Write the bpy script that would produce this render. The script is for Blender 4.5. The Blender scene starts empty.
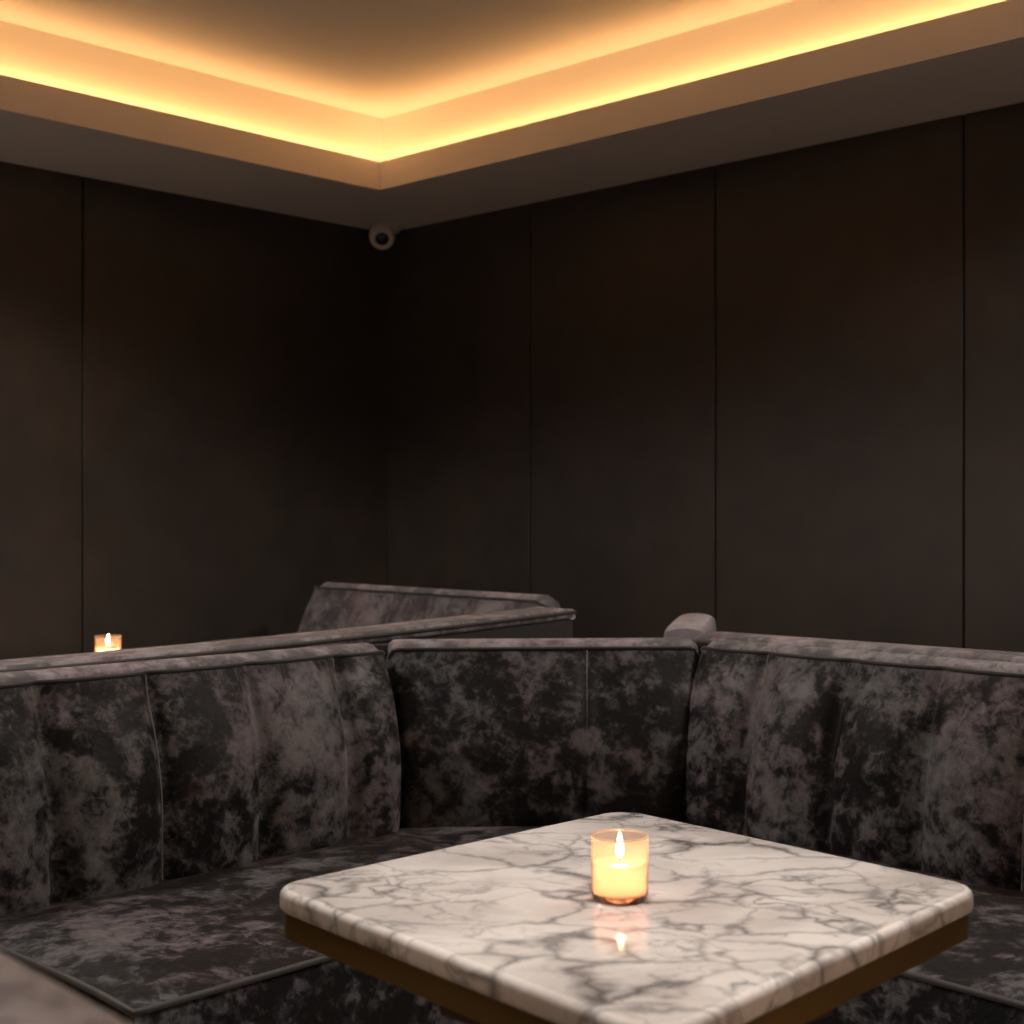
import bpy, bmesh, math
from mathutils import Vector, noise

C = bpy.context.scene.collection
SC = bpy.context.scene

# ------------------------------------------------------------------ helpers
def mesh_obj(name, verts, faces, mat, parent=None, base=(0, 0, 0), smooth=True):
    b = Vector(base)
    me = bpy.data.meshes.new(name)
    me.from_pydata([tuple(Vector(v) - b) for v in verts], [], faces)
    bm = bmesh.new(); bm.from_mesh(me)
    bmesh.ops.remove_doubles(bm, verts=bm.verts, dist=1e-6)
    bmesh.ops.recalc_face_normals(bm, faces=bm.faces)
    bm.to_mesh(me); bm.free()
    me.materials.append(mat)
    if smooth:
        me.polygons.foreach_set('use_smooth', [True] * len(me.polygons))
    o = bpy.data.objects.new(name, me)
    C.objects.link(o)
    if parent is not None:
        o.parent = parent
    if parent is None:
        o.location = b
    return o

def sharp(o, deg=40):
    o.data.set_sharp_from_angle(angle=math.radians(deg))
    return o

def thing(name, label, cat, loc, group=None):
    o = bpy.data.objects.new(name, None)
    C.objects.link(o)
    o.empty_display_size = .1
    o.location = loc
    o['label'] = label; o['category'] = cat
    if group: o['group'] = group
    return o

def loft(sections, closed=True, cap=True):
    """sections: equal-length point loops -> verts, faces"""
    n = len(sections[0]); V = []; F = []
    for s in sections: V += [tuple(p) for p in s]
    m = len(sections)
    for i in range(m - 1):
        for j in range(n if closed else n - 1):
            k = (j + 1) % n
            F.append((i*n + j, i*n + k, (i+1)*n + k, (i+1)*n + j))
    if cap and closed:
        F.append(tuple(range(n))); F.append(tuple(range((m-1)*n, m*n)))
    return V, F

def tube(path, r, seg=8, closed=False):
    P = [Vector(p) for p in path]; n = len(P); secs = []
    for i, p in enumerate(P):
        a = P[i-1] if (i or closed) else P[0]
        b = P[(i+1) % n] if (i < n-1 or closed) else P[-1]
        t = (b - a)
        t = t.normalized() if t.length > 1e-9 else Vector((1, 0, 0))
        up = Vector((0, 0, 1)) if abs(t.z) < .95 else Vector((t.x*0 + 1, 0, 0)) if abs(t.x) < .7 else Vector((0, 1, 0))
        u = t.cross(up).normalized(); v = u.cross(t).normalized()
        secs.append([p + u*r*math.cos(2*math.pi*k/seg) + v*r*math.sin(2*math.pi*k/seg) for k in range(seg)])
    if closed: secs.append(secs[0])
    return loft(secs, True, not closed)

def tube_smooth(path, r, seg=8):
    """parallel-transport tube for paths that turn upwards"""
    P = [Vector(p) for p in path]; n = len(P); secs = []
    u = None
    for i, p in enumerate(P):
        t = (P[min(i+1, n-1)] - P[max(i-1, 0)])
        if t.length < 1e-9: continue
        t.normalize()
        if u is None:
            u = t.orthogonal().normalized()
        else:
            u = (u - t*u.dot(t)).normalized()
        v = t.cross(u)
        secs.append([p + u*r*math.cos(2*math.pi*k/seg) + v*r*math.sin(2*math.pi*k/seg) for k in range(seg)])
    return loft(secs, True, True)

def box(x0, x1, y0, y1, z0, z1):
    V = [(x, y, z) for x in (x0, x1) for y in (y0, y1) for z in (z0, z1)]
    F = [(0,1,3,2),(4,6,7,5),(0,4,5,1),(2,3,7,6),(0,2,6,4),(1,5,7,3)]
    return V, F

def prism(poly, z0, z1):
    n = len(poly)
    V = [(p[0], p[1], z0) for p in poly] + [(p[0], p[1], z1) for p in poly]
    F = [(i, (i+1) % n, n+(i+1) % n, n+i) for i in range(n)] + [tuple(range(n)), tuple(range(n, 2*n))]
    return V, F

def join(*parts):
    V = []; F = []
    for v, f in parts:
        k = len(V); V += list(v); F += [tuple(i+k for i in q) for q in f]
    return V, F

def lathe(profile, cx, cy, cz, seg=48, closed=False):
    secs = []
    for k in range(seg+1):
        a = 2*math.pi*k/seg
        secs.append([(cx + r*math.cos(a), cy + r*math.sin(a), cz + z) for r, z in profile])
    return loft(secs, closed, False)

# ------------------------------------------------------------------ materials
def new_mat(name):
    m = bpy.data.materials.new(name); m.use_nodes = True
    nt = m.node_tree
    b = nt.nodes['Principled BSDF']
    return m, nt, b

def N(nt, kind, **kw):
    n = nt.nodes.new(kind)
    for k, v in kw.items():
        if k in n.inputs.keys() if hasattr(n.inputs, 'keys') else False:
            n.inputs[k].default_value = v
        else:
            setattr(n, k, v)
    return n

def ramp(nt, stops, interp='LINEAR'):
    r = nt.nodes.new('ShaderNodeValToRGB')
    e = r.color_ramp.elements
    while len(e) < len(stops): e.new(.5)
    for i, (p, c) in enumerate(stops):
        e[i].position = p
        e[i].color = (c, c, c, 1) if not isinstance(c, tuple) else (*c, 1)
    r.color_ramp.interpolation = interp
    return r

def mathn(nt, op, a=None, b=None, c=None):
    n = nt.nodes.new('ShaderNodeMath'); n.operation = op
    for i, v in enumerate((a, b, c)):
        if v is None: continue
        if isinstance(v, (int, float)): n.inputs[i].default_value = v
        else: nt.links.new(v, n.inputs[i])
    return n.outputs[0]

def plain(name, col, rough=.5, metal=0, **kw):
    m, nt, b = new_mat(name)
    b.inputs['Base Color'].default_value = (*col, 1)
    b.inputs['Roughness'].default_value = rough
    b.inputs['Metallic'].default_value = metal
    for k, v in kw.items(): b.inputs[k].default_value = v
    return m

def velvet(name, dark=.005, light=.19, scale=1.0, sheen=.5, contrast=0.0, shift=0.0):
    m, nt, b = new_mat(name); L = nt.links
    tc = nt.nodes.new('ShaderNodeTexCoord')
    big = N(nt, 'ShaderNodeTexNoise'); big.inputs['Scale'].default_value = 3.4*scale
    big.inputs['Detail'].default_value = 2; big.inputs['Distortion'].default_value = .6
    med = N(nt, 'ShaderNodeTexNoise'); med.inputs['Scale'].default_value = 15*scale
    med.inputs['Detail'].default_value = 5; med.inputs['Roughness'].default_value = .6
    med.inputs['Distortion'].default_value = .35
    fine = N(nt, 'ShaderNodeTexNoise'); fine.inputs['Scale'].default_value = 46*scale
    fine.inputs['Detail'].default_value = 2.5; fine.inputs['Distortion'].default_value = .8
    for t in (big, med, fine): L.new(tc.outputs['Object'], t.inputs['Vector'])
    a = mathn(nt, 'MULTIPLY', big.outputs['Fac'], .62)
    a = mathn(nt, 'MULTIPLY_ADD', med.outputs['Fac'], 1.0, a)
    a = mathn(nt, 'MULTIPLY_ADD', fine.outputs['Fac'], .45, a)
    a = mathn(nt, 'DIVIDE', a, 2.07)
    c = contrast
    r = ramp(nt, [(.437 + shift, dark), (.48 + shift, dark + (light-dark)*.15), (.52 + shift, dark + (light-dark)*.5), (.61 + shift, light)])
    L.new(a, r.inputs['Fac'])
    rd = N(nt, 'ShaderNodeTexNoise'); rd.inputs['Scale'].default_value = 11*scale
    rd.inputs['Detail'].default_value = 3; rd.inputs['Distortion'].default_value = 2.5
    L.new(tc.outputs['Object'], rd.inputs['Vector'])
    q = mathn(nt, 'SUBTRACT', rd.outputs['Fac'], .5); q = mathn(nt, 'ABSOLUTE', q)
    q = mathn(nt, 'DIVIDE', q, .035); q = mathn(nt, 'MINIMUM', q, 1.0); q = mathn(nt, 'SUBTRACT', 1.0, q)
    a = mathn(nt, 'MULTIPLY_ADD', q, .028, a)
    L.new(a, r.inputs['Fac'])
    # mauve / grey-green drift of the dye
    hue = N(nt, 'ShaderNodeTexNoise'); hue.inputs['Scale'].default_value = 5*scale
    hue.inputs['Detail'].default_value = 3
    L.new(tc.outputs['Object'], hue.inputs['Vector'])
    hr = ramp(nt, [(.38, (.96, .98, 1.03)), (.62, (1.10, .95, 1.06))])
    L.new(hue.outputs['Fac'], hr.inputs['Fac'])
    mx = nt.nodes.new('ShaderNodeMix'); mx.data_type = 'RGBA'; mx.blend_type = 'MULTIPLY'
    mx.inputs[0].default_value = 1
    L.new(r.outputs['Color'], mx.inputs[6]); L.new(hr.outputs['Color'], mx.inputs[7])
    L.new(mx.outputs[2], b.inputs['Base Color'])
    b.inputs['Roughness'].default_value = .55
    b.inputs['Specular IOR Level'].default_value = .22
    sw = mathn(nt, 'MULTIPLY_ADD', r.outputs['Color'], sheen/light*.8, sheen*.2)
    L.new(sw, b.inputs['Sheen Weight'])
    b.inputs['Sheen Roughness'].default_value = .42
    b.inputs['Sheen Tint'].default_value = (.95, .87, .87, 1)
    bp = nt.nodes.new('ShaderNodeBump'); bp.inputs['Strength'].default_value = .5
    bp.inputs['Distance'].default_value = .012
    L.new(a, bp.inputs['Height']); L.new(bp.outputs[0], b.inputs['Normal'])
    return m

VELVET = velvet('crushed_velvet')
VELVET_SEAT = velvet('shaded_seat_velvet', light=.13, sheen=.28, shift=.03)  # same velvet, darkened: seat shade put into the colour
VELVET_MID = velvet('shaded_centre_velvet', light=.13, sheen=.36, shift=.03)  # same velvet again, shade of the centre back painted in
VELVET_FAR = velvet('lit_far_velvet', dark=.06, light=.20, sheen=.7)  # lighter copy for the far back, its light put into the colour
VELVET_CAP = velvet('lit_rail_velvet', dark=.10, light=.32, sheen=.9)  # light falling on the top rails is painted into this velvet
PIPE = plain('velvet_piping', (.022, .02, .019), .6)
PIPE.node_tree.nodes['Principled BSDF'].inputs['Sheen Weight'].default_value = .25
PIPE_LIGHT = plain('grey_velvet_piping', (.07, .062, .058), .7)
SEAM = plain('seam_welt', (.20, .18, .175), .7)
SHELL = velvet('dark_back_fabric', dark=.014, light=.03, sheen=.12)
POST = plain('charcoal_velvet_post', (.028, .026, .026), .7)
SHELL_DARK = plain('shaded_back_cloth', (.045, .042, .038), .8)  # shade on the rear booth's outer face, put into the colour
PLINTH = plain('black_plinth', (.006, .006, .006), .6)

def make_marble():
    m, nt, b = new_mat('veined_white_marble'); L = nt.links
    tc = nt.nodes.new('ShaderNodeTexCoord')
    mp = nt.nodes.new('ShaderNodeMapping')
    mp.inputs['Rotation'].default_value = (0, 0, math.radians(28))
    mp.inputs['Scale'].default_value = (.88, 1.16, 1.0)
    L.new(tc.outputs['Object'], mp.inputs['Vector'])
    warp = N(nt, 'ShaderNodeTexNoise'); warp.inputs['Scale'].default_value = 7
    warp.inputs['Detail'].default_value = 5; warp.inputs['Roughness'].default_value = .55
    L.new(mp.outputs[0], warp.inputs['Vector'])
    sub = nt.nodes.new('ShaderNodeVectorMath'); sub.operation = 'SUBTRACT'
    L.new(warp.outputs['Color'], sub.inputs[0]); sub.inputs[1].default_value = (.5, .5, .5)
    scl = nt.nodes.new('ShaderNodeVectorMath'); scl.operation = 'SCALE'; scl.inputs['Scale'].default_value = .17
    L.new(sub.outputs[0], scl.inputs[0])
    add = nt.nodes.new('ShaderNodeVectorMath'); add.operation = 'ADD'
    L.new(mp.outputs[0], add.inputs[0]); L.new(scl.outputs[0], add.inputs[1])
    def vein(scale, width, seed):
        off = nt.nodes.new('ShaderNodeVectorMath'); off.operation = 'ADD'
        off.inputs[1].default_value = (seed, seed*1.7, seed*.3)
        L.new(add.outputs[0], off.inputs[0])
        v = nt.nodes.new('ShaderNodeTexVoronoi'); v.feature = 'DISTANCE_TO_EDGE'
        v.inputs['Scale'].default_value = scale; v.inputs['Randomness'].default_value = 1
        L.new(off.outputs[0], v.inputs['Vector'])
        wn = N(nt, 'ShaderNodeTexNoise'); wn.inputs['Scale'].default_value = scale*.75; wn.inputs['Detail'].default_value = 3
        L.new(off.outputs[0], wn.inputs['Vector'])
        msk = ramp(nt, [(.36, 0.0), (.66, 1.0)])
        L.new(wn.outputs['Fac'], msk.inputs['Fac'])
        w = mathn(nt, 'MULTIPLY_ADD', msk.outputs['Color'], width, width*.08)
        d = mathn(nt, 'DIVIDE', v.outputs['Distance'], w)
        d = mathn(nt, 'MINIMUM', d, 1.0)
        d = mathn(nt, 'SUBTRACT', 1.0, d)
        d = mathn(nt, 'POWER', d, 1.4)
        k = mathn(nt, 'MULTIPLY_ADD', msk.outputs['Color'], .75, .25)
        return mathn(nt, 'MULTIPLY', d, k)
    a1 = vein(6.5, .15, 3.1)
    a2 = vein(14.0, .16, 7.7)
    # clusters where the fine network is dense
    cl = N(nt, 'ShaderNodeTexNoise'); cl.inputs['Scale'].default_value = 3.4; cl.inputs['Detail'].default_value = 2
    L.new(add.outputs[0], cl.inputs['Vector'])
    cr = ramp(nt, [(.40, 0.0), (.54, 1.0)])
    L.new(cl.outputs['Fac'], cr.inputs['Fac'])
    a2 = mathn(nt, 'MULTIPLY', a2, cr.outputs['Color'])
    vs = mathn(nt, 'MAXIMUM', a1, mathn(nt, 'MULTIPLY', a2, .95))
    vs = mathn(nt, 'MULTIPLY', vs, .92)
    # cloudy body
    cb = N(nt, 'ShaderNodeTexNoise'); cb.inputs['Scale'].default_value = 6; cb.inputs['Detail'].default_value = 4
    L.new(add.outputs[0], cb.inputs['Vector'])
    body = ramp(nt, [(.35, (.56, .52, .485)), (.6, (.76, .72, .68))])
    L.new(cb.outputs['Fac'], body.inputs['Fac'])
    mx = nt.nodes.new('ShaderNodeMix'); mx.data_type = 'RGBA'
    L.new(vs, mx.inputs[0]); L.new(body.outputs['Color'], mx.inputs[6])
    mx.inputs[7].default_value = (.055, .052, .052, 1)
    L.new(mx.outputs[2], b.inputs['Base Color'])
    ge = nt.nodes.new('ShaderNodeNewGeometry'); sx = nt.nodes.new('ShaderNodeSeparateXYZ')
    L.new(ge.outputs['True Normal'], sx.inputs[0])
    rr = ramp(nt, [(.55, .55), (.995, .5), (.9999, .11)])      # honed edge, polished top
    L.new(sx.outputs['Z'], rr.inputs['Fac']); L.new(rr.outputs['Color'], b.inputs['Roughness'])
    b.inputs['IOR'].default_value = 1.55
    return m
MARBLE = make_marble()
BRASS = plain('aged_brass', (.22, .145, .045), .42, .85)
WOOD = plain('dark_red_wood', (.045, .016, .008), .45)

def make_wall():
    m, nt, b = new_mat('dark_brown_wall_panel'); L = nt.links
    tc = nt.nodes.new('ShaderNodeTexCoord')
    n1 = N(nt, 'ShaderNodeTexNoise'); n1.inputs['Scale'].default_value = .9; n1.inputs['Detail'].default_value = 3
    n2 = N(nt, 'ShaderNodeTexNoise'); n2.inputs['Scale'].default_value = 7; n2.inputs['Detail'].default_value = 5
    for t in (n1, n2): L.new(tc.outputs['Object'], t.inputs['Vector'])
    r1 = ramp(nt, [(.35, (.036, .0315, .030)), (.5, (.043, .036, .031)), (.66, (.053, .042, .033))])
    L.new(n1.outputs['Fac'], r1.inputs['Fac'])
    r2 = ramp(nt, [(.3, .88), (.7, 1.12)])
    L.new(n2.outputs['Fac'], r2.inputs['Fac'])
    mx = nt.nodes.new('ShaderNodeMix'); mx.data_type = 'RGBA'; mx.blend_type = 'MULTIPLY'
    mx.inputs[0].default_value = 1
    L.new(r1.outputs['Color'], mx.inputs[6]); L.new(r2.outputs['Color'], mx.inputs[7])
    L.new(mx.outputs[2], b.inputs['Base Color'])
    b.inputs['Roughness'].default_value = .48
    b.inputs['Specular IOR Level'].default_value = .35
    bp = nt.nodes.new('ShaderNodeBump'); bp.inputs['Strength'].default_value = .06
    bp.inputs['Distance'].default_value = .01
    L.new(n2.outputs['Fac'], bp.inputs['Height']); L.new(bp.outputs[0], b.inputs['Normal'])
    return m
WALL = make_wall()
WALL_BACK = plain('warm_grey_plaster', (.30, .265, .235), .8)
GROOVE = plain('panel_gap_shadow_strip', (.018, .015, .013), .8)
PLASTER = plain('soft_white_plaster', (.78, .72, .64), .9)
SOFFIT = plain('taupe_painted_soffit', (.70, .63, .57), .85)

def make_floor():
    m, nt, b = new_mat('oak_floor'); L = nt.links
    tc = nt.nodes.new('ShaderNodeTexCoord')
    br = nt.nodes.new('ShaderNodeTexBrick')
    br.inputs['Scale'].default_value = 1
    br.inputs['Brick Width'].default_value = 1.4; br.inputs['Row Height'].default_value = .14
    br.inputs['Mortar Size'].default_value = .003
    br.inputs['Color1'].default_value = (.40, .30, .22, 1); br.inputs['Color2'].default_value = (.46, .35, .26, 1)
    br.inputs['Mortar'].default_value = (.03, .02, .012, 1)
    L.new(tc.outputs['Object'], br.inputs['Vector']); L.new(br.outputs['Color'], b.inputs['Base Color'])
    b.inputs['Roughness'].default_value = .4
    return m
FLOOR = make_floor()

def emis(name, col, strength):
    m = bpy.data.materials.new(name); m.use_nodes = True
    nt = m.node_tree; nt.nodes.clear()
    e = nt.nodes.new('ShaderNodeEmission'); o = nt.nodes.new('ShaderNodeOutputMaterial')
    e.inputs['Color'].default_value = (*col, 1); e.inputs['Strength'].default_value = strength
    nt.links.new(e.outputs[0], o.inputs[0])
    return m
LED = emis('warm_led_tape', (1.0, .64, .38), 8.0)
LED_FILL = emis('added_fill_strip', (1.0, .50, .15), 14.5)  # extra glowing strip added to brighten the whole ceiling
FLAME = emis('candle_flame', (1.0, .72, .38), 45.0)

# ------------------------------------------------------------------ room
Cc = Vector((-.627, 7.125))                 # far corner of the room, plan
wl = Vector((-.7066, -.7076)).normalized()  # left wall, leaving the corner
wr = Vector((.730, -.683)).normalized()     # right wall, leaving the corner
ZS, ZL, ZU = 2.72, 2.842, 3.07              # soffit, lip top, raised ceiling
LEN = 9.0
def W(a, b):                                # a metres along left wall, b along right wall
    p = Cc + wl*a + wr*b
    return (p.x, p.y)

def struct(name, vf, mat, smooth=False):
    o = mesh_obj(name, vf[0], vf[1], mat, smooth=smooth)
    o['kind'] = 'structure'
    return o

def quadprism(a0, a1, b0, b1, z0, z1):
    return prism([W(a0, b0), W(a1, b0), W(a1, b1), W(a0, b1)], z0, z1)

struct('floor', quadprism(-.2, LEN+.2, -.2, LEN+.2, -.12, 0), FLOOR)
struct('ceiling', quadprism(-.2, LEN+.2, -.2, LEN+.2, ZU, ZU+.12), PLASTER)
G = .004
def paneled(axis, seams, end):
    parts = []
    e = [-.001] + seams + [end]
    for i in range(len(e)-1):
        lo = e[i] + (G if i else 0); hi = e[i+1] - G
        if axis == 'l': parts.append(quadprism(lo, hi, -.03, 0, 0, ZS+.02))
        else: parts.append(quadprism(-.03, 0, lo, hi, 0, ZS+.02))
    return join(*parts)
def wall_two(name, vf, back):
    o = struct(name, vf, WALL)
    v, f = back
    n0 = len(o.data.polygons)
    bm = bmesh.new(); bm.from_mesh(o.data)
    vs = [bm.verts.new(p) for p in v]
    for q in f:
        fc = bm.faces.new([vs[i] for i in q]); fc.material_index = 1
    bm.to_mesh(o.data); bm.free()
    o.data.materials.append(GROOVE)
    bv = o.modifiers.new('bevel', 'BEVEL'); bv.width = .003; bv.segments = 2; bv.limit_method = 'ANGLE'
    return o
wall_two('wall_left', paneled('l', [1.657, 2.69, 3.72, 4.75, 5.78, 6.81, 7.84], LEN), quadprism(-.2, LEN, -.2, -.036, 0, ZS+.02))
wall_two('wall_right', paneled('r', [.971, 1.988, 3.052, 4.07, 5.09, 6.11, 7.13, 8.15], LEN), quadprism(-.2, -.036, -.034, LEN, 0, ZS+.02))
struct('wall_near', quadprism(LEN, LEN+.15, 0, LEN+.15, 0, ZS+.02), WALL_BACK)
struct('wall_back', quadprism(0, LEN, LEN, LEN+.15, 0, ZS+.02), WALL_BACK)

# dropped soffit round the room with an upstand lip; behind it the cove wall
SW = .668; GAP = .105; LT = .022
DA, DB = -.024, .025                         # the tray is not quite centred in the room
def ring(i0, o0, z0, z1):
    """square ring: inner inset i0, outer inset o0 (from the walls)"""
    def q(a0, a1, b0, b1): return quadprism(a0+DA, a1+DA, b0+DB, b1+DB, z0, z1)
    return join(q(o0, LEN-o0, o0, i0), q(o0, LEN-o0, LEN-i0, LEN-o0),
                q(o0, i0, i0, LEN-i0), q(LEN-i0, LEN-o0, i0, LEN-i0))
s1 = ring(SW-LT, -.032, ZS, ZS+.018)
struct('trim_1', s1, SOFFIT)
struct('trim_2', ring(SW, SW-LT, ZS, ZL), SOFFIT)
struct('trim_3', ring(SW-GAP, -.15, ZS+.0185, ZU), PLASTER)
struct('trim_4', ring(SW-.040, SW-.062, ZS+.0185, ZS+.066), LED)
struct('added_fill_ring', ring(SW-.030, SW-.036, ZS+.0185, ZL-.005), LED_FILL)

# ------------------------------------------------------------------ banquette back
def smooth01(t):
    t = max(0., min(1., t)); return t*t*(3-2*t)

def back_section(root, base, O, d, length, seams, z0=.43, ztop=.925, lean=.13, width=.23,
                 grow0=0., grow1=0., zlift=None, cap_mat=None, pad_mat=None, outer_pipe=False, bulge=.040, r_end=.028,
                 zfloor=.10, ds=.0125, rail=True, shellmat=None, rail_h=.075, crown=1., rail_end=.02):
    """A straight run of banquette back: pad with stitched channels, top rail, piping, outer shell."""
    O = Vector(O); d = Vector(d).normalized(); n = Vector((-d.y, d.x))
    zl = zlift or (lambda s: 0.)
    ns = max(8, int(length/ds))
    S = [i/ns for i in range(ns+1)]
    edges = [0.] + seams + [length]
    def chan(s):
        for i in range(len(edges)-1):
            if edges[i] <= s <= edges[i+1]:
                return abs(2*(s-edges[i])/(edges[i+1]-edges[i])-1)
        return 1.
    def P(s, h, off, z):
        """s along (0..length), h height fraction for splaying the ends"""
        ss = -grow0*h + s/length*(length + (grow0+grow1)*h)
        p = O + d*ss + n*off
        return Vector((p.x, p.y, z + zl(s)*max(0., min(1., h))))
    def front(s, h):
        """surface of the pad, h from 0 (seat) to 1 (top piping)"""
        q = chan(s)
        b = bulge*(1 - q**2.6)*(.35+.65*smooth01(h/.12))*(1-.55*smooth01((h-.8)/.2))
        de = min(s, length-s)
        e = max(0., 1-de/r_end)
        back = .030*(1-math.sqrt(max(0., 1-e*e)))
        drop = r_end*(1-math.sqrt(max(0., 1-e*e)))
        off = lean*(.28*h + .72*smooth01((h-.25)/.95)**1.5*1.0) if True else 0
        z = z0 + (ztop-z0)*h - drop*smooth01((h-.75)/.25)
        pp = P(s, h, off, z)
        w = noise.noise(Vector((s*7 + O.x*3, h*3.3, O.y)))*.005 + noise.noise(Vector((s*19, h*9, O.x)))*.0022
        k = smooth01(de/.05)*(1-smooth01((h-.9)/.1)*.7)
        ds_ = min([abs(s-c) for c in seams] + [9.])
        back += .011*math.exp(-(ds_/.014)**2)*smooth01(h/.06)*(1-.5*smooth01((h-.9)/.1))
        m = n*(back - b + w*k)
        return Vector((pp.x+m.x, pp.y+m.y, pp.z))
    H = [0, .02, .05, .09] + [.13+.043*i for i in range(18)] + [.90, .93, .955, .975, .99, 1.0]
    secs = []
    for t in S:
        s = t*length
        loop = [front(s, h) for h in H]
        top = loop[-1]; 
        p2 = P(s, 1, lean+.012, ztop-.03 - (ztop-.03 - loop[-1].z + zl(s))*0)
        p2.z = min(p2.z, loop[-1].z-.02)
        p3 = P(s, .5, lean*.9+.03, z0+(ztop-z0)*.5); p4 = P(s, 0, .05, z0)
        secs.append(loop + [p2, p3, p4])
    o = mesh_obj('backrest', *loft(secs), pad_mat or VELVET, root, base)
    # piping round the pad
    path = [front(0, h) for h in H[2:-1]] + [front(t*length, 1) for t in S] + [front(length, h) for h in reversed(H[2:-1])]
    mesh_obj('piping', *tube_smooth(path, .0055), PIPE, o, base)
    # stitched seams: a fine welt down each channel
    for sm in seams:
        if sm < .02 or sm > length-.02: continue
        pth = [front(sm, h) + Vector((-n.x, -n.y, 0))*.0005 for h in H[1:]]
        mesh_obj('seam', *tube_smooth(pth, .0030, 6), SEAM, o, base)
    # top rail
    def railprof(s):
        q = lean; w = width; zz = ztop
        de = min(s, length-s); e = max(0., 1-de/rail_end)
        r = rail_end*.6*(1-math.sqrt(max(0., 1-e*e)))
        pr = [(q+.004, zz-.035), (q+.004, zz-.004), (q+.012, zz+.008), (q+.03, zz+.0165*crown), (q+.5*(w-q), zz+.021*crown), (w-.028, zz+.017*crown),
              (w-.010, zz+.007), (w-.002, zz-.008), (w, zz-.02-.3*(rail_h-.03)), (w-.02, zz-rail_h), (q+.03, zz-rail_h)]
        return [P(s, 1, a, b - r) for a, b in pr]
    if rail:
        secs = [railprof(t*length) for t in S]
        rl = mesh_obj('top_rail', *loft(secs), cap_mat or VELVET_CAP, root, base)
        if outer_pipe:
            pth = [P(t*length, 1, width-.001, ztop-.006) for t in S]
            mesh_obj('piping', *tube_smooth(pth, .006), PIPE_LIGHT, rl, base)
    # outer shell
    secs = []
    for t in S[::4] + ([S[-1]] if (len(S)-1) % 4 else []):
        s = t*length
        secs.append([P(s, 1, width-.012, zfloor), P(s, 1, width-.012, ztop-min(.05, rail_h-.005)), P(s, 1, lean+.04, ztop-.05), P(s, .5, lean*.55+.06, z0+.25), P(s, 0, .06, z0), P(s, 0, .06, zfloor)])
    sharp(mesh_obj('outer_back', *loft(secs), shellmat or SHELL, root, base))
    return front

def seat_block(root, base, F0, B0, F1, B1, z=.46, zb=.13, pipe_ends=(False, False), mat=None):
    """seat cushion between two cross sections given by front/back plan points"""
    F0, B0, F1, B1 = map(Vector, (F0, B0, F1, B1))
    ns = max(6, int((F1-F0).length/.03), int((B1-B0).length/.03))
    nt = 26
    def top(u, t):
        f = F0.lerp(F1, u); b = B0.lerp(B1, u)
        p = f.lerp(b, t)
        ln = max((F1-F0).length, (B1-B0).length)
        de = min(u, 1-u)*ln
        crown = .026*(1-(abs(2*t-1))**3)
        crown *= .45+.55*smooth01(de/.10)
        w = noise.noise(Vector((p.x*6, p.y*6, 0)))*.006 + noise.noise(Vector((p.x*15, p.y*15, 3)))*.003
        edge = smooth01(min(t*(b-f).length, de)/.06)
        return Vector((p.x, p.y, z + crown + w*edge))
    secs = []
    for i in range(ns+1):
        u = i/ns
        f = F0.lerp(F1, u); b = B0.lerp(B1, u); dr = (f-b).normalized()
        T = [0, .008, .02, .04] + [.07+.04*k for k in range(nt-5)] + [.95, 1]
        loop = [top(u, t) for t in T]
        k1 = b; 
        loop += [Vector((b.x, b.y, zb+.1)), Vector((f.x, f.y, zb))]
        for zz, o_ in ((zb+.06, .010), (zb+.14, .016), (z-.12, .015), (z-.05, .010), (z-.015, .003)):
            q = f + dr*o_
            loop.append(Vector((q.x, q.y, zz)))
        secs.append(loop)
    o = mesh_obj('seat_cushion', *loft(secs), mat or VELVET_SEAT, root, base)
    sharp(o, 50)
    path = []
    if pipe_ends[0]: path += [top(0, t) for t in [1-.05*i for i in range(20)]]
    path += [top(i/ns, 0) for i in range(ns+1)]
    if pipe_ends[1]: path += [top(1, .05*i) for i in range(1, 21)]
    path = [p + Vector((0, 0, .002)) for p in path]
    mesh_obj('piping', *tube(path, .0065), PIPE, o, base)
    return o

# ------------------------------------------------------------------ the corner banquette in the middle of the picture
GB = 'grey velvet banquettes'
LD = Vector((.686, .728)).normalized(); LN = Vector((-LD.y, LD.x))
RD = Vector((.670, -.742)).normalized(); RN = Vector((-RD.y, RD.x))
base = (.08, 3.72, 0)
bq = thing('corner_banquette', 'dark crushed velvet corner banquette wrapped around the foreground marble table', 'banquette', base, GB)
L0, L1 = 1.283, 2.512
OL = LD*L0 + LN*2.77
back_section(bq, base, OL, LD, L1-L0, [.244, .514, .783, 1.051], grow1=.055)
CA, CB = Vector((-.283, 3.757)), Vector((.457, 3.803))
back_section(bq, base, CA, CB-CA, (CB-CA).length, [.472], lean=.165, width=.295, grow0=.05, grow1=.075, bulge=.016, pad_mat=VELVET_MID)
OR = RD*-2.593 + RN*2.93
back_section(bq, base, OR, RD, 1.62, [.241, .507, .762, 1.018, 1.278], grow0=.0, width=.215)
def onL(l, n_): return LD*l + LN*n_
def onR(r, n_): return RD*r + RN*n_
SB = .03
FA, FB = Vector((.0965, 3.115)), Vector((.206, 3.115))
cF0 = onL(FA.dot(LD), 2.07); cF1 = onR(FB.dot(RD), 2.243)
CD = (CB-CA).normalized(); CN = Vector((-CD.y, CD.x))
kl = CA + CN*SB + CD*-.012; kr = CB + CN*SB + CD*.012
seat_block(bq, base, onL(L0, 2.07), onL(L0, 2.77+SB), cF0, kl, pipe_ends=(True, False))
seat_block(bq, base, cF0, kl, cF1, kr)
seat_block(bq, base, cF1, kr, onR(-.95, 2.243), onR(-.95, 2.93+SB), pipe_ends=(False, True))
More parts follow.
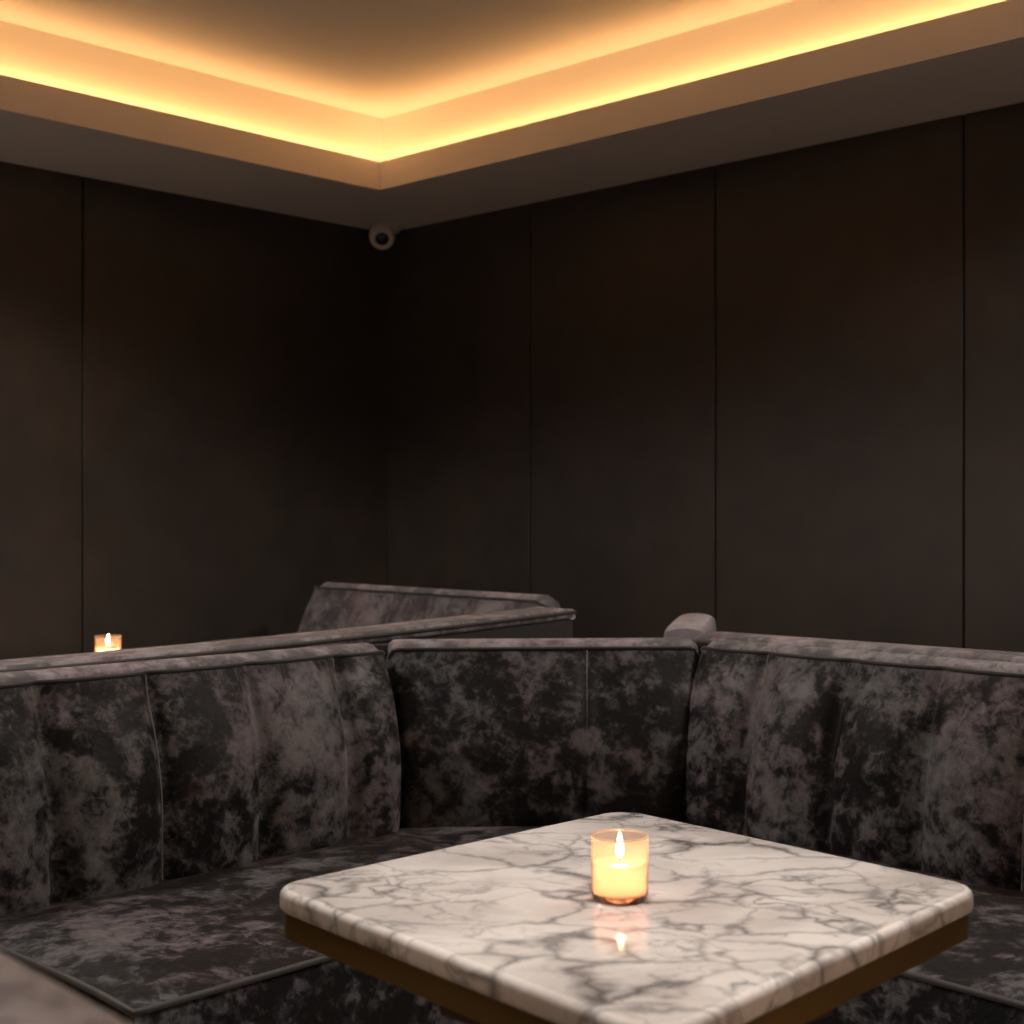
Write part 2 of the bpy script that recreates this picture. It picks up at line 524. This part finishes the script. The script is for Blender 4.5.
# dark posts that close the joints between the three backs
for jp, jd, hw in ((Vector((-.355, 3.965)), Vector((1, .3)), .055), (Vector((.535, 4.045)), Vector((1, -.3)), .045)):
    jd = jd.normalized(); jn = Vector((-jd.y, jd.x))
    q = [tuple(jp - jd*hw - jn*.02), tuple(jp + jd*hw - jn*.02), tuple(jp + jd*hw*.8 + jn*.035), tuple(jp - jd*hw*.8 + jn*.035)]
    mesh_obj('corner_post', *prism(q, .1, .932), POST, bq, base, smooth=False)
# recessed plinth
pl = []
for a, b, c, d_ in ((onL(L0+.03, 2.16), onL(L0+.03, 2.98), cF0 + Vector((-.03, .10)), kl + Vector((-.02, .28))),
                    (cF0 + Vector((-.03, .10)), kl + Vector((-.02, .28)), cF1 + Vector((.03, .10)), kr + Vector((.02, .28))),
                    (cF1 + Vector((.03, .10)), kr + Vector((.02, .28)), onR(-.98, 2.34), onR(-.98, 3.12))):
    pl.append(prism([tuple(a), tuple(c), tuple(d_), tuple(b)], 0, .135))
mesh_obj('plinth', *join(*pl), PLINTH, bq, base, smooth=False)

# ------------------------------------------------------------------ rear left booth
base = (-.55, 4.6, 0)
b2 = thing('booth_banquette', 'velvet booth seen at the back beyond the left backrest, channelled back against the corner', 'banquette', base, GB)
nd = Vector((-1.37, -1.39)).normalized()          # near back, from the corner towards the left
nn = Vector((-nd.y, nd.x))
cor = Vector((.150, 4.79)) + nd*.07
def lift(s):
    return .048*max(0., 1-s/1.95)**1.6
lenN = 3.3
back_section(b2, base, cor - nn*.13, nd, lenN, [.27*i for i in range(1, 12)], width=.28, zlift=lift, outer_pipe=True, ds=.03, ztop=.938,
             rail_h=.032, crown=.35, rail_end=.008, shellmat=SHELL_DARK)
fd = Vector((1.055, -1.2)).normalized(); fn = Vector((-fd.y, fd.x))
fa = Vector((-.905, 6.31))
back_section(b2, base, fa - fn*.13, fd, 1.56, [.36, .62, .88, 1.12, 1.36], width=.20, ztop=.985, ds=.03, grow0=-.06, pad_mat=VELVET_FAR)
sA = fa - fn*.10; sB = fa + fd*1.56 - fn*.10
pN0 = cor - nn*.10; 
qB = pN0 + nd*.35
seat_block(b2, base, qB - nn*.68, qB, pN0 + nd*lenN - nn*.68, pN0 + nd*lenN, pipe_ends=(False, True))
seat_block(b2, base, fa + fd*.0 - fn*.78, sA, fa + fd*.95 - fn*.78, fa + fd*.95 - fn*.10, pipe_ends=(True, False))
mesh_obj('plinth', *join(prism([tuple(qB - nn*.60), tuple(pN0+nd*lenN - nn*.60), tuple(pN0+nd*lenN), tuple(qB)], 0, .135),
                         prism([tuple(fa - fn*.70), tuple(fa+fd*1.6 - fn*.70), tuple(fa+fd*1.6+fn*.05), tuple(fa+fn*.05)], 0, .135)), PLINTH, b2, base, smooth=False)

# ------------------------------------------------------------------ rear right booth
base = (1.2, 4.0, 0)
b3 = thing('booth_banquette', 'velvet booth behind the right backrest, with a pale rounded arm at its left end', 'banquette', base, GB)
rd = Vector((-.683, .70)).normalized(); rn = Vector((-rd.y, rd.x))
e1 = Vector((.64, 4.28)); e0 = e1 - rd*2.2
back_section(b3, base, e0 - rn*.13, rd, (e1-e0).length, [.26*i for i in range(1, 9)], width=.30, ztop=.93, outer_pipe=True, ds=.03)
PALE = velvet('pale_arm_velvet', dark=.28, light=.42, sheen=.5)  # paler velvet, used on the arm only
ad = Vector((.20, .98)).normalized(); an = Vector((-ad.y, ad.x))
# rounded arm: swept round-topped section with a domed far end
def arm():
    secs = []
    a0 = Vector((.520, 4.27)); ln = .60
    for i in range(25):
        u = i/24
        c = a0 + ad*(u*ln)
        e = max(0., (u-.72)/.28)
        sc = math.sqrt(max(.02, 1-e*e*.98))
        e2 = max(0., (.06-u)/.06)
        zt = .966 + .006*math.sin(min(1, u/.75)*math.pi/2) - (1-sc)*.10 - e2*.012
        hw = .066*(.55+.45*sc)
        loop = []
        for k in range(13):
            a = math.pi*k/12
            p = c + an*(-hw*math.cos(a))
            q = abs(math.sin(a))**.42
            loop.append((p.x, p.y, zt - .055 + .055*q))
        for sgn, zz in ((1, .55), (1, .14), (-1, .14), (-1, .55)):
            p = c + an*(sgn*hw)
            loop.append((p.x, p.y, zz))
        secs.append(loop)
    return loft(secs)
ar = mesh_obj('armrest', *arm(), PALE, b3, base); sharp(ar, 60)
p0 = e0 - rn*.10; p1 = e1 - rn*.10
seat_block(b3, base, p0 - rn*.68, p0, p1 - rd*.02 - rn*.62, p1 - rd*.02, pipe_ends=(True, False))
mesh_obj('plinth', *prism([tuple(p0 - rn*.6), tuple(p1-rn*.6), tuple(p1), tuple(p0)], 0, .135), PLINTH, b3, base, smooth=False)

# ------------------------------------------------------------------ foreground banquette (soft, lower left corner)
base = (-.85, 1.35, 0)
b4 = thing('bench_banquette', 'out-of-focus velvet bench back cropped in the bottom left corner', 'banquette', base, GB)
gd = Vector((-.67, .742)); gn = Vector((-gd.y, gd.x))     # faces away from the view... seat on the camera side
far = Vector((-.257, .93)) + Vector((.67, -.742))*.30     # right end of the far top edge
hd = Vector((.67, -.742)).normalized(); hn = Vector((-hd.y, hd.x))
s0 = far - hd*1.5
back_section(b4, base, s0 - hn*.26, hd, 1.5, [.25, .5, .75, 1.0, 1.25], width=.255, lean=.10, ztop=.958, ds=.02)
seat_block(b4, base, s0 - hn*.90, s0 - hn*.235, s0 + hd*1.5 - hn*.90, s0 + hd*1.5 - hn*.235, pipe_ends=(True, True))
mesh_obj('plinth', *prism([tuple(s0 - hn*.82), tuple(s0+hd*1.5 - hn*.82), tuple(s0+hd*1.5-hn*.02), tuple(s0-hn*.02)], 0, .135), PLINTH, b4, base, smooth=False)

# ------------------------------------------------------------------ tables
def rounded_poly(pts, r, seg=8):
    out = []; n = len(pts)
    for i in range(n):
        p = Vector(pts[i]); a = (Vector(pts[i-1])-p).normalized(); b = (Vector(pts[(i+1) % n])-p).normalized()
        ang = a.angle(b); t = r/math.tan(ang/2)
        c = p + (a+b).normalized()*(r/math.sin(ang/2))
        q0 = p + a*t; q1 = p + b*t
        a0 = math.atan2(q0.y-c.y, q0.x-c.x); a1 = math.atan2(q1.y-c.y, q1.x-c.x)
        da = (a1-a0+math.pi) % (2*math.pi) - math.pi
        for k in range(seg+1):
            t_ = a0 + da*k/seg
            out.append((c.x+r*math.cos(t_), c.y+r*math.sin(t_)))
    return out
def inset(pts, d):
    n = len(pts); out = []
    c = sum((Vector(p) for p in pts), Vector((0, 0)))/n
    for i in range(n):
        p = Vector(pts[i]); a = (Vector(pts[i-1])-p).normalized(); b = (Vector(pts[(i+1) % n])-p).normalized()
        out.append(tuple(p + (a+b).normalized()*(d/math.sin(a.angle(b)/2))))
    return out
def slab(corners, r, z0, z1, er):
    """slab with rounded corners and a bull-nosed edge"""
    secs = []
    prof = [(0+er, z0)] + [(er-er*math.sin(a), z0+er-er*math.cos(a)) for a in [math.pi/2*k/6 for k in range(1, 7)]]
    prof += [(er-er*math.cos(a), z1-er+er*math.sin(a)) for a in [math.pi/2*k/6 for k in range(0, 7)]]
    for d_, z in prof:
        pl_ = rounded_poly(inset(corners, d_), max(.01, r-d_), 9)
        secs.append([(x, y, z) for x, y in pl_])
    return loft(secs)
def table(name, label, corners, z, group):
    c = sum((Vector(p) for p in corners), Vector((0, 0)))/4
    base = (c.x, c.y, 0)
    t = thing(name, label, 'table', base, group)
    o = mesh_obj('tabletop', *slab(corners, .058, z-.034, z, .011), MARBLE, t, base); sharp(o, 50)
    bd = rounded_poly(inset(corners, .006), .052, 9)
    o = mesh_obj('edge_band', *prism(bd, z-.068, z-.0342), BRASS, t, base); sharp(o)
    # cross of timber bearers
    for i in (0, 1):
        m0 = (Vector(corners[i])+Vector(corners[(i+1) % 4]))/2; m1 = (Vector(corners[(i+2) % 4])+Vector(corners[(i+3) % 4]))/2
        u = (m1-m0).normalized(); w = Vector((-u.y, u.x))*.032
        a, b = m0+u*.05, m1-u*.05
        zt = z-.0682
        mesh_obj('bearer', *prism([tuple(a-w), tuple(b-w), tuple(b+w), tuple(a+w)], zt-(.034 if i else .0335), zt), WOOD, t, base, smooth=False)
    o = mesh_obj('pedestal', *lathe([(.0, .03), (.045, .03), (.045, z-.105), (.0, z-.105)], c.x, c.y, 0, 32), BRASS, t, base); sharp(o)
    o = mesh_obj('foot', *lathe([(.0, 0), (.24, 0), (.24, .012), (.20, .022), (.045, .032), (0, .032)], c.x, c.y, 0, 48), BRASS, t, base); sharp(o)
    return t
TG = 'marble bistro tables'
table('marble_table', 'square white marble table with grey veins and brass edge band in the foreground', [(.203, 2.612), (-.356, 2.059), (.151, 1.455), (.684, 2.055)], .75, TG)
tc_ = Vector((-1.62, 5.36)); u_ = wr*.40; v_ = wl*.40
table('marble_table', 'marble table mostly hidden behind the left backrest, carrying the distant candle', [tuple(tc_ + u_ - v_), tuple(tc_ - u_ - v_), tuple(tc_ - u_ + v_), tuple(tc_ + u_ + v_)], .735, TG)

# ------------------------------------------------------------------ candles
def make_glass():
    m = bpy.data.materials.new('frosted_candle_glass'); m.use_nodes = True
    nt = m.node_tree; nt.nodes.clear(); L = nt.links
    out = nt.nodes.new('ShaderNodeOutputMaterial')
    tr = nt.nodes.new('ShaderNodeBsdfTransparent'); tr.inputs[0].default_value = (.98, .93, .88, 1)
    tl = nt.nodes.new('ShaderNodeBsdfTranslucent'); tl.inputs[0].default_value = (.96, .68, .50, 1)
    gl = nt.nodes.new('ShaderNodeBsdfGlossy'); gl.inputs['Roughness'].default_value = .05
    lw = nt.nodes.new('ShaderNodeLayerWeight'); lw.inputs['Blend'].default_value = .5
    fz = mathn(nt, 'POWER', lw.outputs['Facing'], 4.0); fz = mathn(nt, 'MULTIPLY_ADD', fz, .45, .03)
    m1 = nt.nodes.new('ShaderNodeMixShader'); m1.inputs[0].default_value = .30
    L.new(tr.outputs[0], m1.inputs[1]); L.new(tl.outputs[0], m1.inputs[2])
    m2 = nt.nodes.new('ShaderNodeMixShader')
    L.new(fz, m2.inputs[0]); L.new(m1.outputs[0], m2.inputs[1]); L.new(gl.outputs[0], m2.inputs[2])
    L.new(m2.outputs[0], out.inputs[0])
    return m
GLASS = make_glass()
m, nt, b = new_mat('clear_glass_base')
b.inputs['Base Color'].default_value = (1, .96, .92, 1); b.inputs['Roughness'].default_value = .02
b.inputs['Transmission Weight'].default_value = 1; b.inputs['IOR'].default_value = 1.45
CLEAR = m
WAX = bpy.data.materials.new('translucent_cream_wax'); WAX.use_nodes = True
nt = WAX.node_tree; nt.nodes.clear()
out = nt.nodes.new('ShaderNodeOutputMaterial')
tl = nt.nodes.new('ShaderNodeBsdfTranslucent'); tl.inputs[0].default_value = (.94, .60, .40, 1)
df = nt.nodes.new('ShaderNodeBsdfDiffuse'); df.inputs[0].default_value = (.94, .64, .44, 1)
mx = nt.nodes.new('ShaderNodeMixShader'); mx.inputs[0].default_value = .55
nt.links.new(df.outputs[0], mx.inputs[1]); nt.links.new(tl.outputs[0], mx.inputs[2]); nt.links.new(mx.outputs[0], out.inputs[0])
RIM = bpy.data.materials.new('glass_rim'); RIM.use_nodes = True
nt = RIM.node_tree; nt.nodes.clear()
out = nt.nodes.new('ShaderNodeOutputMaterial')
tl = nt.nodes.new('ShaderNodeBsdfTranslucent'); tl.inputs[0].default_value = (.98, .85, .72, 1)
df = nt.nodes.new('ShaderNodeBsdfGlossy'); df.inputs['Roughness'].default_value = .15
mx = nt.nodes.new('ShaderNodeMixShader'); mx.inputs[0].default_value = .25
nt.links.new(tl.outputs[0], mx.inputs[1]); nt.links.new(df.outputs[0], mx.inputs[2]); nt.links.new(mx.outputs[0], out.inputs[0])
WICK = plain('burnt_wick', (.02, .015, .012), .9)
def candle(label, x, y, z, r, h, power):
    base = (x, y, z)
    t = thing('votive_candle', label, 'candle', base, 'lit votive candles')
    w = r*.07; fb = h*.13; wt = h*.60
    o = mesh_obj('glass_holder', *lathe([(r*.985, fb), (r*.99, h*.3), (r, h-.001), (r-w*.5, h), (r-w, h-.001), (r-w, fb)], x, y, z), GLASS, t, base)
    o = mesh_obj('glass_base', *lathe([(0, .0005), (r*.90, .0005), (r*.97, .004), (r*.985, fb-.0005), (0, fb-.0005)], x, y, z), CLEAR, t, base); sharp(o, 50)
    o['label'] = 'clear thick glass bottom'
    o = mesh_obj('rim', *lathe([(r-w*.5+.0016*math.cos(a), h+.0012+.0016*math.sin(a)) for a in [2*math.pi*q/8 for q in range(9)]], x, y, z), RIM, t, base)
    wr_ = r-w-.0006
    o = mesh_obj('wax', *lathe([(0, fb+.0004), (wr_, fb+.0004), (wr_, wt), (wr_*.9, wt-.002), (wr_*.35, wt-.006), (0, wt-.006)], x, y, z), WAX, t, base); sharp(o, 50)
    mesh_obj('wick', *lathe([(0, wt-.0062), (.0012, wt-.0062), (.0012, wt+.006), (0, wt+.0075)], x, y, z, 10), WICK, t, base)
    k = r/.0405
    fl = [(0, 0), (.0032, .003), (.0052, .009), (.0055, .014), (.0042, .021), (.0024, .028), (.001, .034), (0, .037)]
    mesh_obj('flame', *lathe([(a*k, wt+.0045+b_*k) for a, b_ in fl], x, y, z, 20), FLAME, t, base)
    ld = bpy.data.lights.new('candle_light', 'POINT'); ld.energy = power; ld.color = (1, .62, .36); ld.shadow_soft_size = .004*k
    lo_ = bpy.data.objects.new('candle_light', ld); C.objects.link(lo_)
    lo_.location = (0, 0, wt+.016*k); lo_.parent = t
    ld = bpy.data.lights.new('added_wax_glow', 'POINT'); ld.energy = power*.95; ld.color = (1, .66, .46); ld.shadow_soft_size = .006*k  # unseen light added inside the wax so its sides glow
    l2 = bpy.data.objects.new('added_wax_glow', ld); C.objects.link(l2)
    l2.location = (0, 0, wt-.009*k); l2.parent = t
    return t
candle('lit votive candle in a glass on the foreground marble table', .1506, 1.985, .75, .0405, .0875, .75)
candle('distant lit glass candle glowing at the left, beyond the backrest', -1.536, 5.40, .735, .050, .102, 2.2)

# ------------------------------------------------------------------ ceiling camera
cam_w = plain('white_plastic', (.60, .54, .48), .5)
cam_b = plain('black_lens', (.01, .01, .01), .12)
base = (-.635, 6.93, ZS)
cc = thing('security_camera', 'small white dome security camera under the soffit in the room corner', 'camera', base)
o = mesh_obj('mount', *lathe([(0, 0), (.062, 0), (.062, -.018), (.05, -.03), (0, -.03)], base[0]+.03, base[1]+.03, ZS, 32), cam_w, cc, base); sharp(o)
# tilted barrel housing
ax = Vector((.10, -.80, -.58)).normalized(); u = ax.orthogonal().normalized(); v = ax.cross(u)
ctr = Vector((base[0], base[1], ZS-.050))
def barrel(prof, seg=28):
    return loft([[ctr + ax*zz + (u*math.cos(a)+v*math.sin(a))*rr for rr, zz in prof] for a in [2*math.pi*k/seg for k in range(seg+1)]], False, False)
o = mesh_obj('housing', *barrel([(0, -.06), (.035, -.055), (.055, -.035), (.063, 0), (.062, .03), (.056, .045), (.045, .05), (.043, .044), (0, .044)]), cam_w, cc, base)
o = mesh_obj('lens', *barrel([(0, .058), (.014, .056), (.027, .050), (.034, .0445), (0, .0445)]), cam_b, cc, base)

# ------------------------------------------------------------------ lamps of the room and added fill points
def spot(loc, energy, col, size, angle, blend=.6, target=None):
    l = bpy.data.lights.new('downlight', 'SPOT'); l.energy = energy; l.color = col
    l.shadow_soft_size = size; l.spot_size = math.radians(angle); l.spot_blend = blend
    o = bpy.data.objects.new('downlight', l); C.objects.link(o); o.location = loc
    if target is not None:
        o.rotation_euler = (Vector(target)-Vector(loc)).to_track_quat('-Z', 'Y').to_euler()
    return o
def fill_point(loc, energy, col, size):  # unseen fill light without a fixture, added to lift walls and soffit
    l = bpy.data.lights.new('added_fill_light', 'POINT'); l.energy = energy; l.color = col; l.shadow_soft_size = size
    o = bpy.data.objects.new('added_fill_light', l); C.objects.link(o); o.location = loc
    return o
NEUT = (1, .84, .70)
NEUT = (1, .91, .85)
spot((.15, 2.0, 3.05), 158, (1, .93, .88), .15, 56, .6)
spot((2.2, 3.5, 3.05), 310, NEUT, .30, 150, .25)
spot((-2.0, 3.3, 3.05), 258, NEUT, .30, 150, .25)
fill_point((.9, -1.6, 1.1), 30, NEUT, .2)
fill_point((3.2, 3.8, .95), 22, NEUT, .1)
fill_point((-3.0, 3.2, .95), 7, NEUT, .1)

# ------------------------------------------------------------------ camera, world, view
cd = bpy.data.cameras.new('camera'); cam = bpy.data.objects.new('camera', cd); C.objects.link(cam)
cam.location = (0, 0, 1.28); cam.rotation_euler = (math.radians(90), 0, 0)
cd.sensor_width = 36; cd.sensor_fit = 'HORIZONTAL'; cd.lens = 1420/1024*36
cd.shift_y = 8/1024
cd.clip_start = .02
cd.dof.use_dof = True; cd.dof.focus_distance = 2.9; cd.dof.aperture_fstop = 4.8
SC.camera = cam
w = bpy.data.worlds.new('world'); SC.world = w; w.use_nodes = True
w.node_tree.nodes['Background'].inputs[0].default_value = (.02, .018, .016, 1)
w.node_tree.nodes['Background'].inputs[1].default_value = .2
vs = SC.view_settings
vs.view_transform = 'Standard'; vs.look = 'None'; vs.exposure = 0; vs.gamma = 1
try: vs.use_curve_mapping = False
except Exception: pass
